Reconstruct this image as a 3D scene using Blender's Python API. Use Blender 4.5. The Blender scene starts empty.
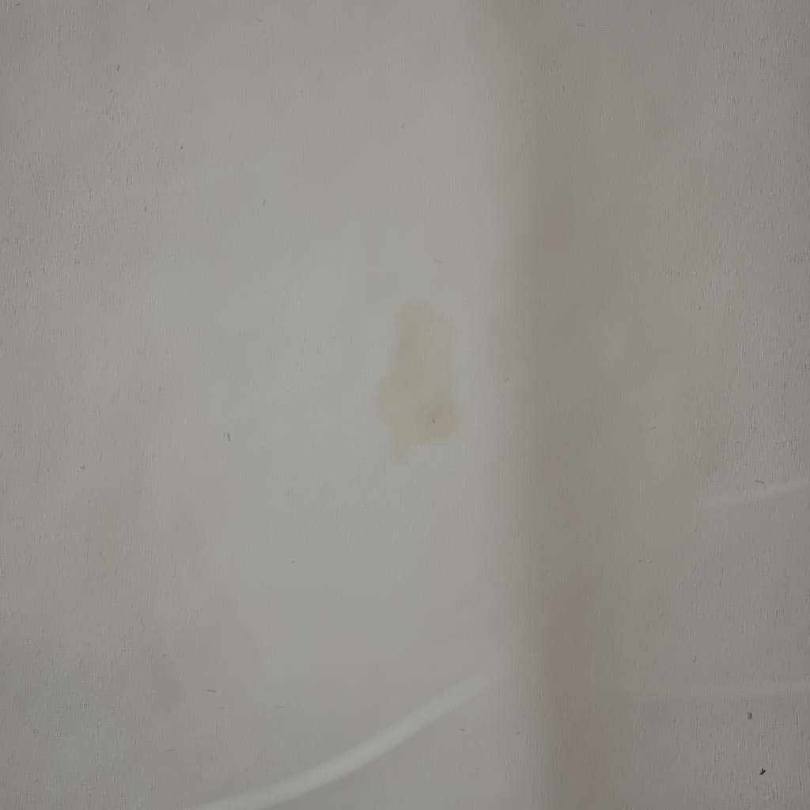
import bpy, bmesh, math, random
import numpy as np

scene = bpy.context.scene
W = 0.30              # width of cloth in view, metres
D = 0.45              # height of the camera above the cloth
MPP = W / 810.0       # metres per photograph pixel on the cloth

# ------------------------------------------------------------- camera
cam = bpy.data.cameras.new("camera")
cam.sensor_width = 36.0
cam.lens = 36.0 * D / W
cam.clip_start = 0.01
cam.clip_end = 50.0
cam_o = bpy.data.objects.new("camera", cam)
cam_o.location = (0, 0, D)
scene.collection.objects.link(cam_o)
scene.camera = cam_o

# ------------------------------------------------------------- light
world = bpy.data.worlds.new("World")
scene.world = world
world.use_nodes = True
bg = world.node_tree.nodes["Background"]
bg.inputs[0].default_value = (0.93, 1.0, 0.99, 1)
bg.inputs[1].default_value = 0.03


def area_lamp(name, loc, energy, color, size):
    la = bpy.data.lights.new(name, 'AREA')
    la.energy = energy
    la.color = color
    la.shape = 'RECTANGLE'
    la.size, la.size_y = size
    o = bpy.data.objects.new(name, la)
    o.location = loc
    v = np.array(loc)
    from mathutils import Vector
    o.rotation_euler = (Vector((0, 0, 0)) - Vector(loc)).to_track_quat('-Z', 'Y').to_euler()
    scene.collection.objects.link(o)
    return o


area_lamp("window_light", (-3.2, 1.0, 1.05), 62, (0.965, 1.0, 0.97), (0.7, 0.6))
# added spot: its cone stands in for lens vignetting, aimed left of the middle
sp_l = bpy.data.lights.new("vignette_spot", 'SPOT')
sp_l.energy = 8.2
sp_l.color = (1.0, 1.0, 0.95)
sp_l.spot_size = math.radians(39)
sp_l.spot_blend = 1.0
sp_l.shadow_soft_size = 0.03
sp_o = bpy.data.objects.new("vignette_spot", sp_l)
sp_o.location = (0.02, 0.06, 0.85)
_d = np.array((-0.020, 0.020, 0.0)) - np.array(sp_o.location)
from mathutils import Vector as _V
sp_o.rotation_euler = _V(tuple(_d)).to_track_quat('-Z', 'Y').to_euler()
scene.collection.objects.link(sp_o)
area_lamp("warm_side_fill", (2.1, -0.05, 0.55), 6.8, (1.0, 0.47, 0.42), (0.35, 0.35))  # added warm fill from the right, tints the slope facing it pink

vs = scene.view_settings
vs.view_transform = 'Standard'
vs.look = 'None'
vs.exposure = 0.0
vs.gamma = 1.0
vs.use_curve_mapping = False
scene.cycles.use_denoising = False

# ------------------------------------------------------------- node helpers
def new_mat(name):
    m = bpy.data.materials.new(name)
    m.use_nodes = True
    nt = m.node_tree
    return m, nt, nt.nodes["Principled BSDF"]


def nd(nt, kind, **kw):
    n = nt.nodes.new(kind)
    for k, v in kw.items():
        setattr(n, k, v)
    return n


def math_n(nt, op, a, b=None, c=None):
    n = nd(nt, 'ShaderNodeMath', operation=op)
    for i, v in enumerate((a, b, c)):
        if v is None:
            continue
        if isinstance(v, (int, float)):
            n.inputs[i].default_value = v
        else:
            nt.links.new(v, n.inputs[i])
    return n.outputs[0]


def noise(nt, vec, scale3, detail=2.0, rough=0.5, dist=0.0):
    mp = nd(nt, 'ShaderNodeMapping')
    mp.inputs['Scale'].default_value = scale3
    nt.links.new(vec, mp.inputs['Vector'])
    n = nd(nt, 'ShaderNodeTexNoise')
    n.inputs['Scale'].default_value = 1.0
    n.inputs['Detail'].default_value = detail
    n.inputs['Roughness'].default_value = rough
    n.inputs['Distortion'].default_value = dist
    nt.links.new(mp.outputs[0], n.inputs['Vector'])
    return n.outputs['Fac']


def mix_col(nt, fac, a, b, mode='MIX'):
    n = nd(nt, 'ShaderNodeMix', data_type='RGBA', blend_type=mode)
    for sock, v in ((n.inputs[0], fac), (n.inputs[6], a), (n.inputs[7], b)):
        if isinstance(v, (int, float)):
            sock.default_value = v
        elif isinstance(v, tuple):
            sock.default_value = v
        else:
            nt.links.new(v, sock)
    return n.outputs[2]


# ------------------------------------------------------------- cloth material
CLOTH = (0.66, 0.655, 0.625, 1)
STAIN = (0.60, 0.539, 0.43, 1)
cloth_m, nt, bsdf = new_mat("cotton_weave")
tc = nd(nt, 'ShaderNodeTexCoord')
P = tc.outputs['Object']
# threads of the plain weave: warp runs up and down, weft across
warp = noise(nt, P, (1650, 230, 1), 1.0)
weft = noise(nt, P, (240, 1650, 1), 1.0)
clump = noise(nt, P, (24, 20, 1), 3.0, 0.6)
patch = noise(nt, P, (9, 7, 1), 3.0, 0.6, 0.4)
fuzz = noise(nt, P, (900, 700, 1), 3.0, 0.7)
nap = nd(nt, 'ShaderNodeAttribute', attribute_name='nap')
warp_c = math_n(nt, 'SUBTRACT', warp, 0.5)
weft_c = math_n(nt, 'SUBTRACT', weft, 0.5)
fuzz_c = math_n(nt, 'SUBTRACT', fuzz, 0.5)
thr = math_n(nt, 'MULTIPLY_ADD', weft_c, 0.6, warp_c)
thr = math_n(nt, 'MULTIPLY_ADD', fuzz_c, 0.5, thr)
fleck = noise(nt, P, (330, 170, 1), 2.0, 0.6)
fl = nd(nt, 'ShaderNodeMapRange', interpolation_type='SMOOTHSTEP')
fl.inputs['From Min'].default_value = 0.48
fl.inputs['From Max'].default_value = 0.72
fl.inputs['To Min'].default_value = 0.35
fl.inputs['To Max'].default_value = 2.4
nt.links.new(fleck, fl.inputs['Value'])
thr = math_n(nt, 'MULTIPLY', thr, fl.outputs[0])
amp = math_n(nt, 'MULTIPLY', nap.outputs['Fac'], math_n(nt, 'MULTIPLY_ADD', clump, 1.6, 0.1))
relief = math_n(nt, 'MULTIPLY', thr, amp)
col = mix_col(nt, math_n(nt, 'MULTIPLY_ADD', math_n(nt, 'SUBTRACT', patch, 0.5), 0.5, 0.5),
              (CLOTH[0] * 0.965, CLOTH[1] * 0.98, CLOTH[2] * 0.965, 1),
              (CLOTH[0] * 1.035, CLOTH[1] * 1.02, CLOTH[2] * 1.035, 1))
stn = nd(nt, 'ShaderNodeAttribute', attribute_name='stain')
sgrain = noise(nt, P, (260, 200, 1), 3.0, 0.6)
sf = math_n(nt, 'MULTIPLY', stn.outputs['Fac'], math_n(nt, 'MULTIPLY_ADD', sgrain, 0.7, 0.45))
sf.node.use_clamp = True
col = mix_col(nt, sf, col, STAIN)
tone = math_n(nt, 'MULTIPLY_ADD', relief, 0.16, 1.0)
comb = nd(nt, 'ShaderNodeCombineColor')
for i in range(3):
    nt.links.new(tone, comb.inputs[i])
col = mix_col(nt, 1.0, col, comb.outputs[0], 'MULTIPLY')
nt.links.new(col, bsdf.inputs['Base Color'])
bsdf.inputs['Roughness'].default_value = 0.92
bsdf.inputs['Specular IOR Level'].default_value = 0.12
bump = nd(nt, 'ShaderNodeBump')
bump.inputs['Strength'].default_value = 0.30
bump.inputs['Distance'].default_value = 0.0005
nt.links.new(relief, bump.inputs['Height'])
nt.links.new(bump.outputs[0], bsdf.inputs['Normal'])

# ------------------------------------------------------------- cloth relief
# cloth slope, shaped so its shading gives the wanted brightness at rows and columns
ROWS = [0, 70, 135, 270, 405, 540, 640, 740, 810]
COLS = [0, 60, 130, 200, 300, 400, 470, 495, 520, 545, 575, 640, 690, 730, 770, 810]
#SLOPE_BEGIN
SLOPE = [
    [-0.022, -0.002, -0.043, -0.005, 0.020, 0.030, 0.015, -0.089, -0.164, -0.192, -0.115, -0.064, -0.008, 0.052, 0.168, 0.082],
    [-0.044, 0.012, 0.045, 0.041, 0.070, 0.012, 0.032, -0.053, -0.149, -0.170, -0.200, -0.106, -0.005, 0.041, 0.078, 0.026],
    [-0.027, 0.002, 0.040, 0.072, 0.076, 0.063, 0.061, 0.006, -0.114, -0.200, -0.188, -0.127, -0.049, 0.004, -0.022, -0.023],
    [-0.048, 0.025, 0.081, 0.151, 0.170, 0.134, 0.092, -0.003, -0.129, -0.270, -0.244, -0.149, -0.064, -0.039, -0.009, -0.047],
    [-0.107, -0.006, -0.012, 0.083, 0.195, 0.167, 0.177, 0.017, -0.125, -0.254, -0.251, -0.142, -0.089, -0.045, -0.001, -0.051],
    [-0.057, -0.075, -0.077, 0.079, 0.131, 0.145, 0.080, 0.015, -0.131, -0.224, -0.230, -0.132, -0.072, -0.018, 0.027, 0.026],
    [0.052, 0.030, -0.030, 0.037, 0.071, 0.126, 0.061, -0.015, -0.157, -0.295, -0.288, -0.128, -0.032, -0.020, 0.072, 0.044],
    [0.041, 0.114, 0.068, 0.082, 0.144, 0.054, 0.170, 0.052, -0.127, -0.313, -0.299, -0.158, -0.037, -0.002, 0.069, 0.063],
    [0.035, 0.064, 0.084, 0.034, 0.089, 0.245, 0.070, 0.041, -0.012, -0.166, -0.206, -0.092, 0.006, 0.105, 0.126, 0.097],
]
#SLOPE_END
EDGE_Y = [0, 70, 135, 270, 405, 540, 640, 740, 810]
EDGE_X = [506, 514, 516, 514, 514, 518, 525, 534, 539]

STEP = 0.0006
core = np.arange(-0.216, 0.216 + 1e-9, STEP)
outer = 0.216 + np.cumsum(STEP * 1.07 ** np.arange(1, 64))
outer = outer[outer < 0.9]
gx = np.concatenate([-outer[::-1], core, outer])
gy = gx.copy()
NX = len(gx)
X, Y = np.meshgrid(gx, gy)
U = 405 + X / MPP
V = 405 - Y / MPP


def smooth(a, b, t):
    t = np.clip((t - a) / (b - a), 0, 1)
    return t * t * (3 - 2 * t)


def blur(A, sig, axis):
    n = int(sig * 3) + 1
    k = np.exp(-0.5 * (np.arange(-n, n + 1) / sig) ** 2)
    k /= k.sum()
    pad = [(0, 0), (0, 0)]
    pad[axis] = (n, n)
    B = np.pad(A, pad, mode='edge')
    out = np.zeros_like(A)
    L = A.shape[axis]
    for i, w in enumerate(k):
        out += w * (B[i:i + L, :] if axis == 0 else B[:, i:i + L])
    return out


S = np.array(SLOPE)
shift = np.interp(V[:, 0], EDGE_Y, EDGE_X) - 520.0
SX = np.zeros((NX, NX))
rowpos = np.interp(np.clip(V[:, 0], 0, 810), ROWS, np.arange(len(ROWS)))
for j in range(NX):
    k = min(int(rowpos[j]), len(ROWS) - 2)
    f = rowpos[j] - k
    srow = S[k] * (1 - f) + S[k + 1] * f
    u = U[j]
    near = np.exp(-((u - 520) / 90.0) ** 2)
    SX[j] = np.interp(np.clip(u - shift[j] * near, 0, 810), COLS, srow)
pp = STEP / MPP
SX = blur(blur(SX, 6 / pp, 1), 26 / pp, 0)
SX *= 1 - smooth(0.17, 0.34, np.abs(X))
H = np.zeros((NX, NX))
dx = np.diff(gx)
H[:, 1:] = np.cumsum(0.5 * (SX[:, 1:] + SX[:, :-1]) * dx, axis=1)
mid = int(NX / 2)
H -= H[:, mid:mid + 1]
H = H * (1 - smooth(0.25, 0.8, np.hypot(X, Y)))
# slow waves so that the cloth stays uneven beyond the picture too
far = smooth(0.2, 0.45, np.hypot(X, Y)) * (1 - smooth(0.7, 0.88, np.maximum(abs(X), abs(Y))))
H += far * 0.004 * (np.sin(X * 11 + Y * 4) + np.sin(Y * 9 - X * 5 + 1.3))


def px_of(h):
    """photograph pixel of every point of the cloth"""
    return 405 + X / (D - h) * D / MPP, 405 - Y / (D - h) * D / MPP


PU, PV = px_of(H)


def poly_dist(pts, A, B):
    """signed distance to a polyline (positive below/right of its direction) and the place along it"""
    best = np.full(A.shape, 1e9)
    sgn = np.zeros(A.shape)
    along = np.zeros(A.shape)
    L = 0.0
    tot = sum(math.dist(pts[i], pts[i + 1]) for i in range(len(pts) - 1))
    for (x0, y0), (x1, y1) in zip(pts[:-1], pts[1:]):
        ex, ey = x1 - x0, y1 - y0
        l2 = ex * ex + ey * ey
        t = np.clip(((A - x0) * ex + (B - y0) * ey) / l2, 0, 1)
        qx, qy = A - (x0 + t * ex), B - (y0 + t * ey)
        d = np.hypot(qx, qy)
        s = np.sign(ex * qy - ey * qx)
        m = d < best
        best[m] = d[m]
        sgn[m] = s[m]
        along[m] = ((L + t * math.sqrt(l2)) / tot)[m]
        L += math.sqrt(l2)
    return best * sgn, along


def spline(pts, n=10):
    out = []
    P4 = [pts[0]] + list(pts) + [pts[-1]]
    for i in range(1, len(P4) - 2):
        p0, p1, p2, p3 = [np.array(p, float) for p in P4[i - 1:i + 3]]
        for t in np.linspace(0, 1, n, endpoint=False):
            out.append(tuple(0.5 * (2 * p1 + (p2 - p0) * t + (2 * p0 - 5 * p1 + 4 * p2 - p3) * t ** 2
                                    + (3 * p1 - p0 - 3 * p2 + p3) * t ** 3)))
    out.append(tuple(map(float, pts[-1])))
    return out


# pressed creases: a narrow facet that rises over its width, then falls away slowly
#  points, facet width px, facet slope, run-out px, strength along its length, gets its own part
CREASES = [
    ([(165, 828), (212, 813), (260, 800), (305, 783), (345, 765), (390, 739), (430, 713), (480, 684), (520, 662)], 20, 0.26, 70,
     [(0, .8), (.12, 1), (.3, .85), (.45, 1), (.58, .9), (.72, .62), (.86, .3), (1, 0)], True),
    ([(690, 506), (740, 498), (780, 489), (830, 476)], 13, 0.15, 45, [(0, 0), (.3, .6), (.8, 1), (1, 1)], True),
    ([(560, 668), (610, 682), (670, 691), (740, 691), (830, 684)], 16, 0.13, 60,
     [(0, 0), (.25, .5), (.6, .8), (.8, 1), (1, 1)], True),
    ([(20, 212), (110, 197), (190, 183), (255, 166), (330, 148)], 16, 0.042, 90,
     [(0, 0), (.3, .8), (.6, 1), (1, 0)], False),
    ([(262, 690), (240, 640), (216, 590), (196, 545), (172, 490)], 34, -0.05, 60,
     [(0, 0), (.2, .7), (.7, 1), (1, 0)], False),
    ([(190, 740), (172, 690), (150, 640), (140, 590)], 30, -0.045, 60, [(0, 0), (.3, 1), (.7, .8), (1, 0)], False),
]
crease_masks = []
for pts, w, g, run, prof, part in CREASES:
    sp = spline(pts)
    d, al = poly_dist(sp, PU, PV)
    st = np.interp(al, [p[0] for p in prof], [p[1] for p in prof])
    wob = 1 + 0.25 * np.sin(al * 23 + w) + 0.15 * np.sin(al * 51 + 2 * w)
    ww = w * (0.85 + 0.2 * wob * 0.7)
    rise = smooth(-ww * 0.62, ww * 0.5, d)
    fall = np.exp(-np.maximum(d - ww * 0.35, 0) / run)
    hh = g * w * MPP * st * rise * fall
    endfade = np.exp(-np.maximum(np.abs(d) - run * 3, 0) / run)
    H += hh * endfade
    if part:
        crease_masks.append((np.abs(d) < ww * 0.62) & (st > 0.12) & (PU > -60) & (PU < 870) & (PV < 870))

# small puckers in the weave
rng = np.random.default_rng(7)
def value_noise(cell, seed):
    r = np.random.default_rng(seed)
    n = int(0.5 / cell) + 3
    T = r.uniform(-1, 1, (n, n))
    a = np.clip((X + 0.25) / cell, 0, n - 1.001)
    b = np.clip((Y + 0.25) / cell, 0, n - 1.001)
    i, j = a.astype(int), b.astype(int)
    f, g = a - i, b - j
    f, g = f * f * f * (f * (6 * f - 15) + 10), g * g * g * (g * (6 * g - 15) + 10)
    return (T[j, i] * (1 - f) + T[j, i + 1] * f) * (1 - g) + (T[j + 1, i] * (1 - f) + T[j + 1, i + 1] * f) * g
H += 0.00045 * value_noise(0.047, 8) + 0.00026 * value_noise(0.021, 3) + 0.00007 * value_noise(0.009, 5)
HY, HX = np.gradient(H, gy, gx)

# ------------------------------------------------------------- stain
PU, PV = px_of(H)
OUT = [(410, 300), (431, 305), (447, 316), (455, 332), (454, 358), (456, 380), (457, 398), (464, 411), (463, 428),
       (454, 441), (433, 446), (413, 449), (405, 461), (396, 462), (391, 447), (390, 431), (379, 420), (374, 405),
       (377, 389), (387, 376), (392, 358), (393, 332), (396, 314)]
sp = spline(OUT + [OUT[0]], 6)
nz = value_noise(0.006, 11) * 2.2 + value_noise(0.0026, 12) * 1.4
box = (PU > 330) & (PU < 510) & (PV > 250) & (PV < 510)
d = np.full(PU.shape, 99.0)
bj, bi = np.where(box)
pu, pv = PU[box] + nz[box], PV[box] + nz.T[box]
dd, _ = poly_dist(sp, pu, pv)
inside = np.zeros(pu.shape, bool)
for (x0, y0), (x1, y1) in zip(sp[:-1], sp[1:]):
    c = ((y0 > pv) != (y1 > pv)) & (pu < (x1 - x0) * (pv - y0) / (y1 - y0 + 1e-12) + x0)
    inside ^= c
sd = np.where(inside, -np.abs(dd), np.abs(dd))
base = 1 - smooth(-12, 9, sd)
rim = np.exp(-((sd + 6) / 4.5) ** 2)
def blob(cx, cy, rx, ry):
    return np.exp(-(((pu - cx) / rx) ** 2 + ((pv - cy) / ry) ** 2))
dens = 0.46 + 0.34 * blob(408, 345, 15, 50) + 0.40 * blob(440, 418, 24, 24) + 0.15 * blob(402, 378, 16, 22) \
    - 0.16 * blob(440, 335, 15, 24) - 0.12 * blob(397, 405, 14, 14) + 0.20 * blob(433, 420, 6, 7) \
    - 0.10 * blob(425, 450, 22, 8)
dens = dens + 0.10 * value_noise(0.008, 21)[box]
stain = np.zeros(PU.shape)
stain[box] = np.clip(base * np.clip(dens, 0, 1) + 0.16 * rim * base, 0, 1)
stain_mask = np.zeros(PU.shape, bool)
stain_mask[box] = sd < 4

# the raised nap of the weave: rubbed flat in the middle, rougher towards the sides
nap = 0.42 + 0.50 * (1 - smooth(60, 260, PU)) + 0.72 * smooth(650, 750, PU)
nap *= 0.8 + 0.45 * (value_noise(0.03, 31) + 0.5)
nap = np.clip(nap, 0.12, 1.6)

# ------------------------------------------------------------- table and cloth
def link(o, parent=None):
    scene.collection.objects.link(o)
    if parent is not None:
        o.parent = parent
    return o


tm, nt2, b2 = new_mat("painted_board")
tcc = nd(nt2, 'ShaderNodeTexCoord')
nf = noise(nt2, tcc.outputs['Object'], (3, 40, 3), 4.0)
c2 = mix_col(nt2, nf, (0.50, 0.48, 0.44, 1), (0.58, 0.56, 0.52, 1))
nt2.links.new(c2, b2.inputs['Base Color'])
b2.inputs['Roughness'].default_value = 0.6
top_z = float(H.min()) - 0.0006
bm = bmesh.new()
bmesh.ops.create_cube(bm, size=1.0)
bmesh.ops.scale(bm, vec=(2.4, 2.4, 0.04), verts=bm.verts)
bmesh.ops.bevel(bm, geom=list(bm.edges), offset=0.006, segments=3, affect='EDGES')
me = bpy.data.meshes.new("table_top")
bm.to_mesh(me)
bm.free()
me.materials.append(tm)
table = link(bpy.data.objects.new("table_top", me))
table.location = (0, 0, top_z - 0.02)
table["kind"] = "structure"
table["label"] = "flat board lying underneath the cloth"

NZ = np.dstack([-HX, -HY, np.ones_like(H)])
NZ /= np.linalg.norm(NZ, axis=2, keepdims=True)
VIDX = np.arange(NX * NX).reshape(NX, NX)
Q = np.stack([VIDX[:-1, :-1], VIDX[:-1, 1:], VIDX[1:, 1:], VIDX[1:, :-1]], axis=2).reshape(-1, 4)
CO = np.dstack([X, Y, H]).reshape(-1, 3)
NO = NZ.reshape(-1, 3)
ST = stain.reshape(-1)
NP = nap.reshape(-1)


def sheet(name, quads, parent=None):
    """one piece of the woven surface, with the normals of the whole"""
    used, inv = np.unique(quads, return_inverse=True)
    inv = inv.reshape(-1)
    me = bpy.data.meshes.new(name)
    n = len(quads)
    me.vertices.add(len(used))
    me.vertices.foreach_set("co", CO[used].astype(np.float32).ravel())
    me.loops.add(n * 4)
    me.loops.foreach_set("vertex_index", inv.astype(np.int32))
    me.polygons.add(n)
    me.polygons.foreach_set("loop_start", (np.arange(n) * 4).astype(np.int32))
    me.polygons.foreach_set("loop_total", np.full(n, 4, np.int32))
    me.polygons.foreach_set("use_smooth", np.ones(n, bool))
    me.update(calc_edges=True)
    for key, arr in (("stain", ST), ("nap", NP)):
        a = me.attributes.new(key, 'FLOAT', 'POINT')
        a.data.foreach_set("value", arr[used].astype(np.float32))
    me.normals_split_custom_set_from_vertices(NO[used].astype(np.float32))
    me.materials.append(cloth_m)
    return link(bpy.data.objects.new(name, me), parent)


def face_mask(m):
    return (m[:-1, :-1] & m[:-1, 1:] & m[1:, 1:] & m[1:, :-1]).reshape(-1)


owner = np.zeros(len(Q), int)
xl = np.interp(PV, EDGE_Y, EDGE_X)
xr = np.interp(PV, [0, 135, 270, 405, 500, 640, 740, 810], [740, 745, 728, 706, 698, 716, 722, 720])
fold = (PU > xl) & (PU < xr) & (PV > -40) & (PV < 850)
owner[face_mask(fold)] = 1
for i, m in enumerate(crease_masks):
    owner[face_mask(m)] = 2 + i
owner[face_mask(stain_mask)] = 9

cloth = sheet("cotton_cloth", Q[owner == 0])
cloth["label"] = "off-white cotton cloth with a pale yellow stain, soft folds and pressed creases"
cloth["category"] = "cloth"
o = sheet("fold", Q[owner == 1], cloth)
o["label"] = "broad shaded pinkish grey fold running down the cloth"
CL = ["pale diagonal crease rising from the bottom edge to the fold",
      "short faint crease at the right edge, upper of two",
      "faint nearly level crease crossing the fold, lower of two at right"]
for i in range(len(crease_masks)):
    o = sheet("crease", Q[owner == 2 + i], cloth)
    o["label"] = CL[i]
o = sheet("stain", Q[owner == 9], cloth)
o["label"] = "pale yellowish brown irregular stain soaked into the cloth"

# ------------------------------------------------------------- slubs in the weave and specks lying on it
def fibre_mat(name, rgb):
    m, t, b = new_mat(name)
    c = nd(t, 'ShaderNodeTexCoord')
    f = noise(t, c.outputs['Object'], (1500, 1500, 1500), 2.0)
    k = mix_col(t, f, tuple(v * 0.8 for v in rgb) + (1,), tuple(min(1, v * 1.2) for v in rgb) + (1,))
    t.links.new(k, b.inputs['Base Color'])
    b.inputs['Roughness'].default_value = 0.95
    b.inputs['Specular IOR Level'].default_value = 0.1
    return m


M_FAINT = fibre_mat("slub_faint", (0.615, 0.61, 0.585))
M_MID = fibre_mat("slub_grey", (0.50, 0.492, 0.47))
M_PALE = fibre_mat("slub_pale", (0.70, 0.695, 0.67))
M_DARK = fibre_mat("dark_lint", (0.09, 0.085, 0.08))
M_RED = fibre_mat("reddish_lint", (0.41, 0.325, 0.30))


def fibre_mesh(name, mat, seed, knots=5, bend=0.25, branch=False):
    """unit-length twist of fibre lying along x, tapered and lumpy, about a third as wide"""
    r = random.Random(seed)
    bm = bmesh.new()
    def strand(p0, ang, length, rad):
        rings = []
        a = ang
        p = list(p0)
        for k in range(knots):
            t = k / (knots - 1)
            rr = rad * (0.22 + 0.78 * math.sin(math.pi * (0.12 + 0.76 * t)) ** 0.8) * r.uniform(0.75, 1.25)
            ring = []
            for s in range(6):
                q = s / 6 * 2 * math.pi
                lx = -math.sin(a) * math.cos(q) * rr
                ly = math.cos(a) * math.cos(q) * rr
                ring.append(bm.verts.new((p[0] + lx, p[1] + ly, 0.5 * rr * math.sin(q) + rad * 0.2)))
            rings.append(ring)
            a += r.uniform(-bend, bend)
            p[0] += math.cos(a) * length / (knots - 1)
            p[1] += math.sin(a) * length / (knots - 1)
        for A, B in zip(rings[:-1], rings[1:]):
            for s in range(6):
                bm.faces.new((A[s], A[(s + 1) % 6], B[(s + 1) % 6], B[s]))
        bm.faces.new(rings[0])
        bm.faces.new(list(reversed(rings[-1])))
    strand((-0.5, 0, 0), 0, 1.0, 0.2)
    if branch:
        strand((0.02, 0.05, 0), 0.7, 0.5, 0.13)
        strand((-0.1, -0.05, 0), 2.6, 0.45, 0.12)
    bmesh.ops.recalc_face_normals(bm, faces=bm.faces)
    me = bpy.data.meshes.new(name)
    bm.to_mesh(me)
    bm.free()
    for p in me.polygons:
        p.use_smooth = True
    me.materials.append(mat)
    return me


def on_cloth(px, py):
    x, y = (px - 405) * MPP, (405 - py) * MPP
    for _ in range(4):
        i = np.clip(np.searchsorted(gx, x) - 1, 0, NX - 2)
        j = np.clip(np.searchsorted(gy, y) - 1, 0, NX - 2)
        f, g = (x - gx[i]) / (gx[i + 1] - gx[i]), (y - gy[j]) / (gy[j + 1] - gy[j])
        h = (H[j, i] * (1 - f) + H[j, i + 1] * f) * (1 - g) + (H[j + 1, i] * (1 - f) + H[j + 1, i + 1] * f) * g
        x, y = (px - 405) * MPP * (D - h) / D, (405 - py) * MPP * (D - h) / D
    return x, y, float(h), -float(HX[j, i]), -float(HY[j, i])


from mathutils import Vector, Matrix


def place(name, me, px, py, length_px, width_px, ang, parent=None, flat=0.14):
    x, y, h, nx, ny = on_cloth(px, py)
    n = Vector((nx, ny, 1)).normalized()
    o = bpy.data.objects.new(name, me)
    link(o, parent)
    rot = Vector((0, 0, 1)).rotation_difference(n).to_matrix() @ Matrix.Rotation(math.radians(ang), 3, 'Z')
    o.rotation_euler = rot.to_euler()
    o.location = (x, y, h)
    L = length_px * MPP
    o.scale = (L, width_px * MPP / 0.4, width_px * MPP / 0.4 * flat)
    return o


faint = [fibre_mesh("slub", M_FAINT, s) for s in (1, 2, 3)]
mid = [fibre_mesh("slub", M_MID, s) for s in (4, 5, 6)]
pale = [fibre_mesh("slub", M_PALE, s) for s in (7, 8, 9)]
SLUBS = [  # x, y, length, width, angle, tone
    (117, 68, 6, 2.6, 100, 'm'), (148, 8, 7, 3.5, 90, 'f'), (182, 148, 4, 2.6, 20, 'm'), (264, 202, 6, 4, 70, 'f'),
    (229, 437, 9, 3, 95, 'm'), (224, 436, 7, 2.5, 80, 'f'), (211, 690, 10, 2.2, 3, 'm'), (170, 750, 12, 2, 4, 'f'),
    (280, 707, 9, 2, 2, 'f'), (82, 467, 4, 2.6, 60, 'm'), (99, 412, 5, 2.5, 95, 'f'), (293, 562, 3, 2.2, 0, 'm'),
    (28, 121, 4, 3, 30, 'f'), (434, 421, 5, 3.4, 60, 'm'), (580, 25, 12, 1.8, -4, 'f'),
    (604, 27, 10, 1.6, 6, 'p'), (700, 309, 3.5, 2.4, 30, 'm'), (640, 561, 3, 2.2, 0, 'm'), (650, 562, 3, 2.2, 0, 'f'),
    (653, 428, 9, 2, 15, 'f'), (517, 733, 3, 2, 90, 'm'), (760, 481, 11, 2.2, -6, 'm'), (737, 442, 5, 2.4, 0, 'f'),
    (438, 261, 9, 2, -25, 'f'), (265, 443, 9, 2.4, 3, 'p'), (551, 69, 5, 2, 85, 'f'), (563, 88, 7, 2.4, 95, 'f'),
    (746, 467, 4, 2.4, 10, 'p'), (695, 530, 4, 2, 40, 'f'), (402, 127, 4, 2.4, 40, 'f'), (110, 91, 5, 3, 60, 'f'),
    (64, 176, 4, 2.2, 80, 'f'), (146, 209, 5, 2.2, 85, 'm'), (110, 195, 5, 2, -30, 'p'), (18, 5, 5, 2, 0, 'm'),
    (550, 576, 6, 2, 5, 'p'), (556, 582, 4, 2, 90, 'f'), (120, 300, 5, 2, 85, 'f'), (75, 362, 4, 2, 70, 'f'),
    (506, 380, 6, 2.2, 40, 'f'), (502, 396, 4, 2, 60, 'f'), (462, 729, 5, 1.6, 5, 'm'), (258, 20, 8, 2, -20, 'f'),
    (175, 567, 7, 2, 80, 'f'), (163, 656, 7, 1.8, 30, 'f'), (222, 708, 8, 2, 3, 'f'), (36, 780, 5, 2.4, 60, 'f'),
    (100, 8, 4, 2, 90, 'f'), (695, 660, 6, 2.4, 60, 'm'), (676, 739, 4, 2, 60, 'f'), (757, 560, 4, 2, 90, 'f'),
]
r = random.Random(42)
for _ in range(12):
    SLUBS.append((r.uniform(8, 802), r.uniform(8, 802), r.uniform(3, 7), r.uniform(1.3, 2.2),
                  r.choice((90, 90, 0)) + r.uniform(-12, 12), r.choice('ffp')))
for x, y, L, w, a, t in SLUBS:
    me = r.choice({'f': faint, 'm': mid, 'p': pale}[t])
    place("slub", me, x, y, L, w, a, cloth)

o = place("lint_speck", fibre_mesh("lint_speck", M_DARK, 31, branch=True), 762.5, 772, 6.5, 2.6, 52, flat=0.4)
o["label"] = "tiny dark lint speck on the cloth near the lower right corner"
o["category"] = "lint"
o = place("lint_speck", fibre_mesh("lint_speck", M_RED, 33, knots=6, branch=True), 750, 716, 7, 3.6, 75, flat=0.2)
o["label"] = "tiny dull reddish brown speck on the cloth above the dark lint"
o["category"] = "lint"
